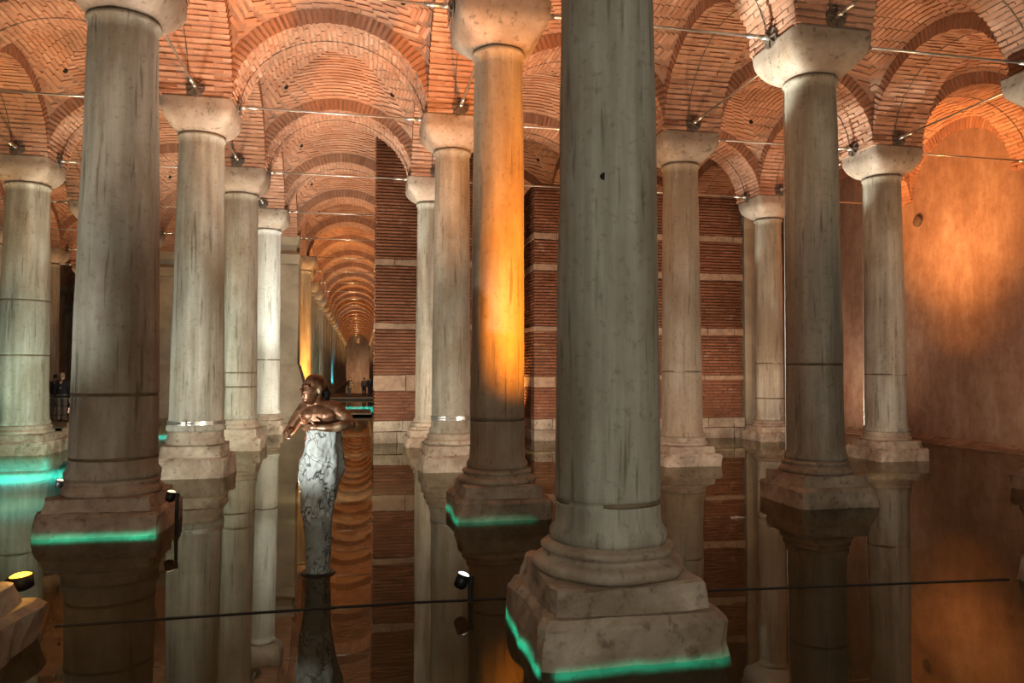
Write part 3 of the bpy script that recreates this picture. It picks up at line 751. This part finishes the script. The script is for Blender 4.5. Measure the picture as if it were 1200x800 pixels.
# ---------------------------------------------------------------- figures
def body(name, mb, mat, parent, voxel, smooth=6):
    o = ob(name, mb, mat, parent, True)
    m = o.modifiers.new('remesh', 'REMESH'); m.mode = 'VOXEL'; m.voxel_size = voxel; m.use_smooth_shade = True
    s = o.modifiers.new('smooth', 'SMOOTH'); s.factor = 0.5; s.iterations = smooth
    return o
def limb(b, pts, rs, seg=14):
    for k in range(len(pts)): b.ball(pts[k], rs[k], 14)
    for k in range(len(pts) - 1): b.tube([pts[k], pts[k + 1]], [rs[k], rs[k + 1]], seg)
# statue: local axes x to the right of the view, y away from the viewer
st = thing('statue', 'bronze half-figure with folded arms on a cracked white drapery, standing in the water', 'statue', (-2.245, 2.02, 0), -YAW)
b = MB()
b.ball((0.0, 0.02, 1.49), (0.195, 0.098, 0.15)); b.ball((-0.085, -0.022, 1.505), (0.095, 0.056, 0.07)); b.ball((0.085, -0.022, 1.505), (0.095, 0.056, 0.07))
b.ball((0.0, 0.03, 1.37), (0.145, 0.095, 0.15)); b.ball((-0.01, 0.03, 1.25), (0.15, 0.10, 0.12))
limb(b, [(-0.15, 0.03, 1.565), (0, 0.035, 1.59), (0.16, 0.03, 1.565)], [0.072, 0.075, 0.075])
limb(b, [(-0.02, 0.03, 1.60), (-0.045, 0.01, 1.70)], [0.066, 0.060])
# head turned towards the left of the view
HR = Matrix.Rotation(math.radians(-40), 3, 'Z') @ Matrix.Rotation(math.radians(-8), 3, 'X')
hc = Vector((-0.065, -0.01, 1.755)); HS = 1.22
def hp(x, y, z): return hc + HR @ Vector((x, y, z)) * HS
b.ball(hp(0, 0.018, 0.035), (0.074 * HS, 0.096 * HS, 0.092 * HS), 20, HR)
b.ball(hp(0, -0.018, -0.02), (0.062 * HS, 0.073 * HS, 0.105 * HS), 20, HR)
b.ball(hp(0, -0.036, -0.088), (0.043 * HS, 0.045 * HS, 0.036 * HS), 16, HR)          # jaw and chin
limb(b, [hp(0, -0.086, 0.020), hp(0, -0.106, -0.022)], [0.009, 0.017]); b.ball(hp(0, -0.098, -0.028), (0.022, 0.014, 0.011), 10, HR)
for s_ in (-1, 1):
    limb(b, [hp(s_ * 0.012, -0.086, 0.024), hp(s_ * 0.046, -0.072, 0.022)], [0.009, 0.008])   # brow
    b.ball(hp(s_ * 0.031, -0.073, 0.003), (0.015, 0.009, 0.008), 10, HR)        # eye
    b.ball(hp(s_ * 0.073, 0.022, -0.008), (0.012, 0.026, 0.040), 12, HR)        # ear
b.ball(hp(0, -0.087, -0.055), (0.027, 0.012, 0.008), 10, HR); b.ball(hp(0, -0.085, -0.069), (0.023, 0.012, 0.009), 10, HR)
# arm on the right of the view: elbow out, forearm folded across the chest
limb(b, [(0.16, 0.03, 1.555), (0.24, 0.0, 1.50), (0.315, -0.05, 1.43)], [0.074, 0.060, 0.050])
limb(b, [(0.315, -0.05, 1.43), (0.22, -0.13, 1.405), (0.10, -0.165, 1.395), (0.03, -0.165, 1.40)], [0.048, 0.050, 0.036, 0.028])
b.ball((-0.015, -0.165, 1.40), (0.045, 0.022, 0.032))
for k, (dz, L) in enumerate(((0.024, 0.075), (0.009, 0.088), (-0.007, 0.082), (-0.022, 0.064))):
    x = -0.05; limb(b, [(x, -0.165, 1.40 + dz), (x - L * 0.5, -0.150, 1.398 + dz), (x - L, -0.118, 1.394 + dz)], [0.0105, 0.0095, 0.008], 8)
limb(b, [(0.0, -0.165, 1.425), (-0.03, -0.168, 1.458), (-0.055, -0.160, 1.472)], [0.013, 0.011, 0.009], 8)
# arm on the left of the view: elbow low, hand closed before it
limb(b, [(-0.155, 0.03, 1.555), (-0.225, 0.0, 1.46), (-0.27, -0.02, 1.37)], [0.072, 0.060, 0.050])
limb(b, [(-0.27, -0.02, 1.37), (-0.275, -0.11, 1.345), (-0.255, -0.19, 1.335)], [0.048, 0.042, 0.028])
b.ball((-0.245, -0.225, 1.335), (0.024, 0.042, 0.034))
for k, dz in enumerate((0.026, 0.010, -0.006, -0.021)):
    limb(b, [(-0.242, -0.255, 1.335 + dz), (-0.225, -0.285, 1.335 + dz), (-0.20, -0.272, 1.335 + dz)], [0.011, 0.010, 0.008], 8)
limb(b, [(-0.235, -0.215, 1.365), (-0.21, -0.25, 1.375), (-0.19, -0.265, 1.368)], [0.012, 0.011, 0.009], 8)
body('torso', b, M['bronze'], st, 0.0065, 3)
b = MB(); limb(b, [hp(0.0, 0.085, 0.02), hp(0.01, 0.125, -0.02), hp(0.01, 0.115, -0.085)], [0.062, 0.052, 0.035]); body('hair_knot', b, M['black_metal'], st, 0.009, 4)
# drapery and the foot below it, its shade put into the colour
def drape_ring(z, rx, ry, cxo, amp, seed, n=84, zamp=0.0):
    out = []
    for k in range(n):
        a = 2 * PI * k / n
        q = Vector((math.cos(a) * 2.6, math.sin(a) * 2.6, z * 5 + seed))
        f = 1 + amp * (math.sin(a * 7 + seed + z * 5) * 0.35 + noise.noise(q) * 0.9 - 0.9 * abs(noise.noise(q * 2.3)) + 0.5 * noise.noise(q * 5.1))
        out.append((cxo + rx * f * math.cos(a), 0.03 + ry * f * math.sin(a), z + zamp * noise.noise(Vector((a * 2.1, seed, 2)))))
    return out
zr = [(0.50, 0.135, 0.12, -0.01), (0.60, 0.148, 0.13, -0.01), (0.75, 0.168, 0.145, 0.0), (0.9, 0.19, 0.16, 0.0), (1.0, 0.205, 0.165, 0.01), (1.08, 0.20, 0.16, 0.02), (1.2, 0.175, 0.15, 0.03), (1.32, 0.162, 0.14, 0.035), (1.40, 0.155, 0.132, 0.03)]
def fine(zr, n=5):
    out = []
    for p, q in zip(zr, zr[1:]): out += [tuple(u + (v - u) * k / n for u, v in zip(p, q)) for k in range(n)]
    return out + [zr[-1]]
b = MB(); b.rings([drape_ring(z, rx, ry, c, 0.15, 1.0, zamp=0.10 * max(0, (z - 1.2) / 0.2)) for z, rx, ry, c in fine(zr)]); ob('drapery', b, M['drape'], st, True)
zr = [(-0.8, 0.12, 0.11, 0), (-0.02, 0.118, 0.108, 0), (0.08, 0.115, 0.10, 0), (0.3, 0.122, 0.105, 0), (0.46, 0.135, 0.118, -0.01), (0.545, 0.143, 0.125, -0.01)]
b = MB(); b.rings([drape_ring(z, rx, ry, c, 0.05, 1.0) for z, rx, ry, c in zr]); tag(ob('pedestal', b, M['pedestal'], st, True), 'stone foot with its shade in the colour')
b = MB(); b.lathe([(0.17, -0.8), (0.17, 0.0), (0.155, 0.015)], 24, (0, 0.03, 0)); ob('base_disc', b, M['black_metal'], st)
spot((-4.0, -0.2, 0.9), (-2.25, 2.0, 1.45), 520, (0.93, 1.0, 0.97), 30, 0.9, 0.05)

def person(x, y, z, h, face, label, hair='hair', top='cloth_dark', legs='cloth_grey', lean=0.0, arm=0.0):
    t = thing('person', label, 'person', (x, y, z), face)
    k = h / 1.72
    P = lambda a, b_, c: Vector((a * k, (b_ - lean * max(c - 0.9, 0)) * k, c * k))
    b = MB()
    b.ball(P(0, 0, 1.60), (0.075 * k, 0.095 * k, 0.115 * k)); b.ball(P(0, -0.095, 1.585), 0.018 * k, 8)
    limb(b, [P(0, 0.01, 1.42), P(0, 0.0, 1.52)], [0.06 * k, 0.055 * k])
    for s in (-1, 1):
        b.ball(P(s * 0.028, -0.083, 1.61), 0.014 * k, 8); b.ball(P(s * 0.078, 0.0, 1.595), (0.012 * k, 0.02 * k, 0.03 * k), 8)
        hz = P(s * 0.23, -0.22, 1.08) if arm else P(s * 0.24, -0.04, 0.80)
        limb(b, [P(s * 0.25, -0.01, 1.08), hz], [0.042 * k, 0.030 * k])
        d = (hz - P(s * 0.25, -0.01, 1.08)).normalized()
        b.ball(hz + d * 0.045 * k, (0.028 * k, 0.04 * k, 0.045 * k), 10)
        for q in range(4): limb(b, [hz + d * 0.07 * k + Vector((0, (q - 1.5) * 0.018 * k, 0)), hz + d * (0.15 - 0.01 * abs(q - 1.5)) * k + Vector((0, (q - 1.5) * 0.02 * k, 0))], [0.010 * k, 0.008 * k], 6)
        limb(b, [P(s * 0.1, 0, 0.45), P(s * 0.1, 0.01, 0.08), P(s * 0.1, -0.12, 0.045)], [0.062 * k, 0.045 * k, 0.035 * k])
    limb(b, [P(0, 0.01, 1.35), P(0, 0, 1.0)], [0.11 * k, 0.11 * k])
    body('body', b, M['skin'], t, 0.014, 1)
    b = MB(); b.ball(P(0, 0.0, 1.27), (0.20 * k, 0.125 * k, 0.22 * k)); b.ball(P(0, 0, 1.05), (0.185 * k, 0.13 * k, 0.24 * k))
    for s in (-1, 1):
        el = P(s * 0.26, -0.01, 1.08)
        limb(b, [P(s * 0.17, 0, 1.40), el, P(s * 0.235, -0.18, 1.09) if arm else P(s * 0.245, -0.035, 0.86)], [0.078 * k, 0.062 * k, 0.048 * k])
    body('jacket', b, M[top], t, 0.022, 2)
    b = MB()
    limb(b, [P(-0.08, 0, 0.90), P(0.08, 0, 0.90)], [0.12 * k, 0.12 * k])
    for s in (-1, 1): limb(b, [P(s * 0.095, 0, 0.88), P(s * 0.1, -0.005, 0.48), P(s * 0.1, 0.01, 0.10)], [0.10 * k, 0.078 * k, 0.062 * k])
    body('trousers', b, M[legs], t, 0.022, 2)
    b = MB()
    for s in (-1, 1): limb(b, [P(s * 0.1, 0.03, 0.045), P(s * 0.1, -0.13, 0.035)], [0.048 * k, 0.04 * k])
    body('shoes', b, M['hair'], t, 0.016, 1)
    b = MB(); b.ball(P(0, 0.025, 1.635), (0.084 * k, 0.095 * k, 0.10 * k)); body('hair', b, M[hair], t, 0.014, 1)
    return t
def deck(name, x0, x1, y0, y1, zt, label):
    t = thing(name, label, 'walkway')
    b = MB(); b.box(((x0 + x1) / 2, (y0 + y1) / 2, zt - 0.07), (x1 - x0, y1 - y0, 0.14)); ob('slab', b, M['deck'], t)
    b = MB(); b.box(((x0 + x1) / 2, y0 + 0.02, zt - 0.16), (x1 - x0, 0.04, 0.2)); ob('fascia', b, M['deck'], t)
    x = x0 + 0.3
    while x < x1: 
        b = MB(); b.tube([(x, y0 + 0.3, -0.8), (x, y0 + 0.3, zt - 0.1)], 0.06, 8); ob('pile', b, M['black_metal'], t); x += 1.5
    return t
def railing(x0, x1, y, zt, label):
    t = thing('railing', label, 'railing', (0, 0, 0)); n = max(2, int((x1 - x0) / 1.1) + 1)
    for k in range(n):
        x = x0 + (x1 - x0) * k / (n - 1); b = MB(); b.tube([(x, y, zt), (x, y, zt + 0.95)], 0.02, 8); ob('post', b, M['black_metal'], t)
    for z, r in ((0.95, 0.028), (0.66, 0.012), (0.36, 0.012)):
        b = MB(); b.tube([(x0, y, zt + z), (x1, y, zt + z)], r, 8); ob('rail', b, M['black_metal'], t)
deck('walkway', -13.9, -10.9, 21.0, 31.0, 0.16, 'dark walkway at the far left where visitors stand')
railing(-13.8, -11.0, 21.15, 0.16, 'dark railing before the visitors at the far left')
person(-12.6, 24.2, 0.16, 1.66, PI + 0.2, 'visitor in a black jacket with dark hair, seen from behind beside a fair-haired one', arm=1)
person(-12.2, 23.7, 0.16, 1.72, PI - 0.2, 'visitor with fair hair in a black jacket, between the other two', hair='hair_fair')
person(-11.85, 24.3, 0.16, 1.56, PI, 'shorter visitor in dark clothes next to the yellow-green column', legs='cloth_dark')
deck('walkway', -3.7, -1.4, 27.8, 31.5, 0.14, 'low dark platform crossing the aisle behind the statue')
deck('walkway', -4.2, -0.8, 47.5, 58.0, 0.16, 'far platform in the aisle where small figures stand')
person(-2.68, 50.0, 0.16, 1.36, PI - 0.5, 'small dark figure leaning forward on the far aisle platform', lean=0.25, arm=1)
person(-1.62, 51.2, 0.16, 1.34, PI, 'small figure in pale trousers on the far aisle platform', top='cloth_grey', legs='cloth_dark')
person(-1.22, 50.0, 0.16, 1.40, PI + 0.2, 'small dark figure close to the brick wall edge on the far platform', legs='cloth_dark')
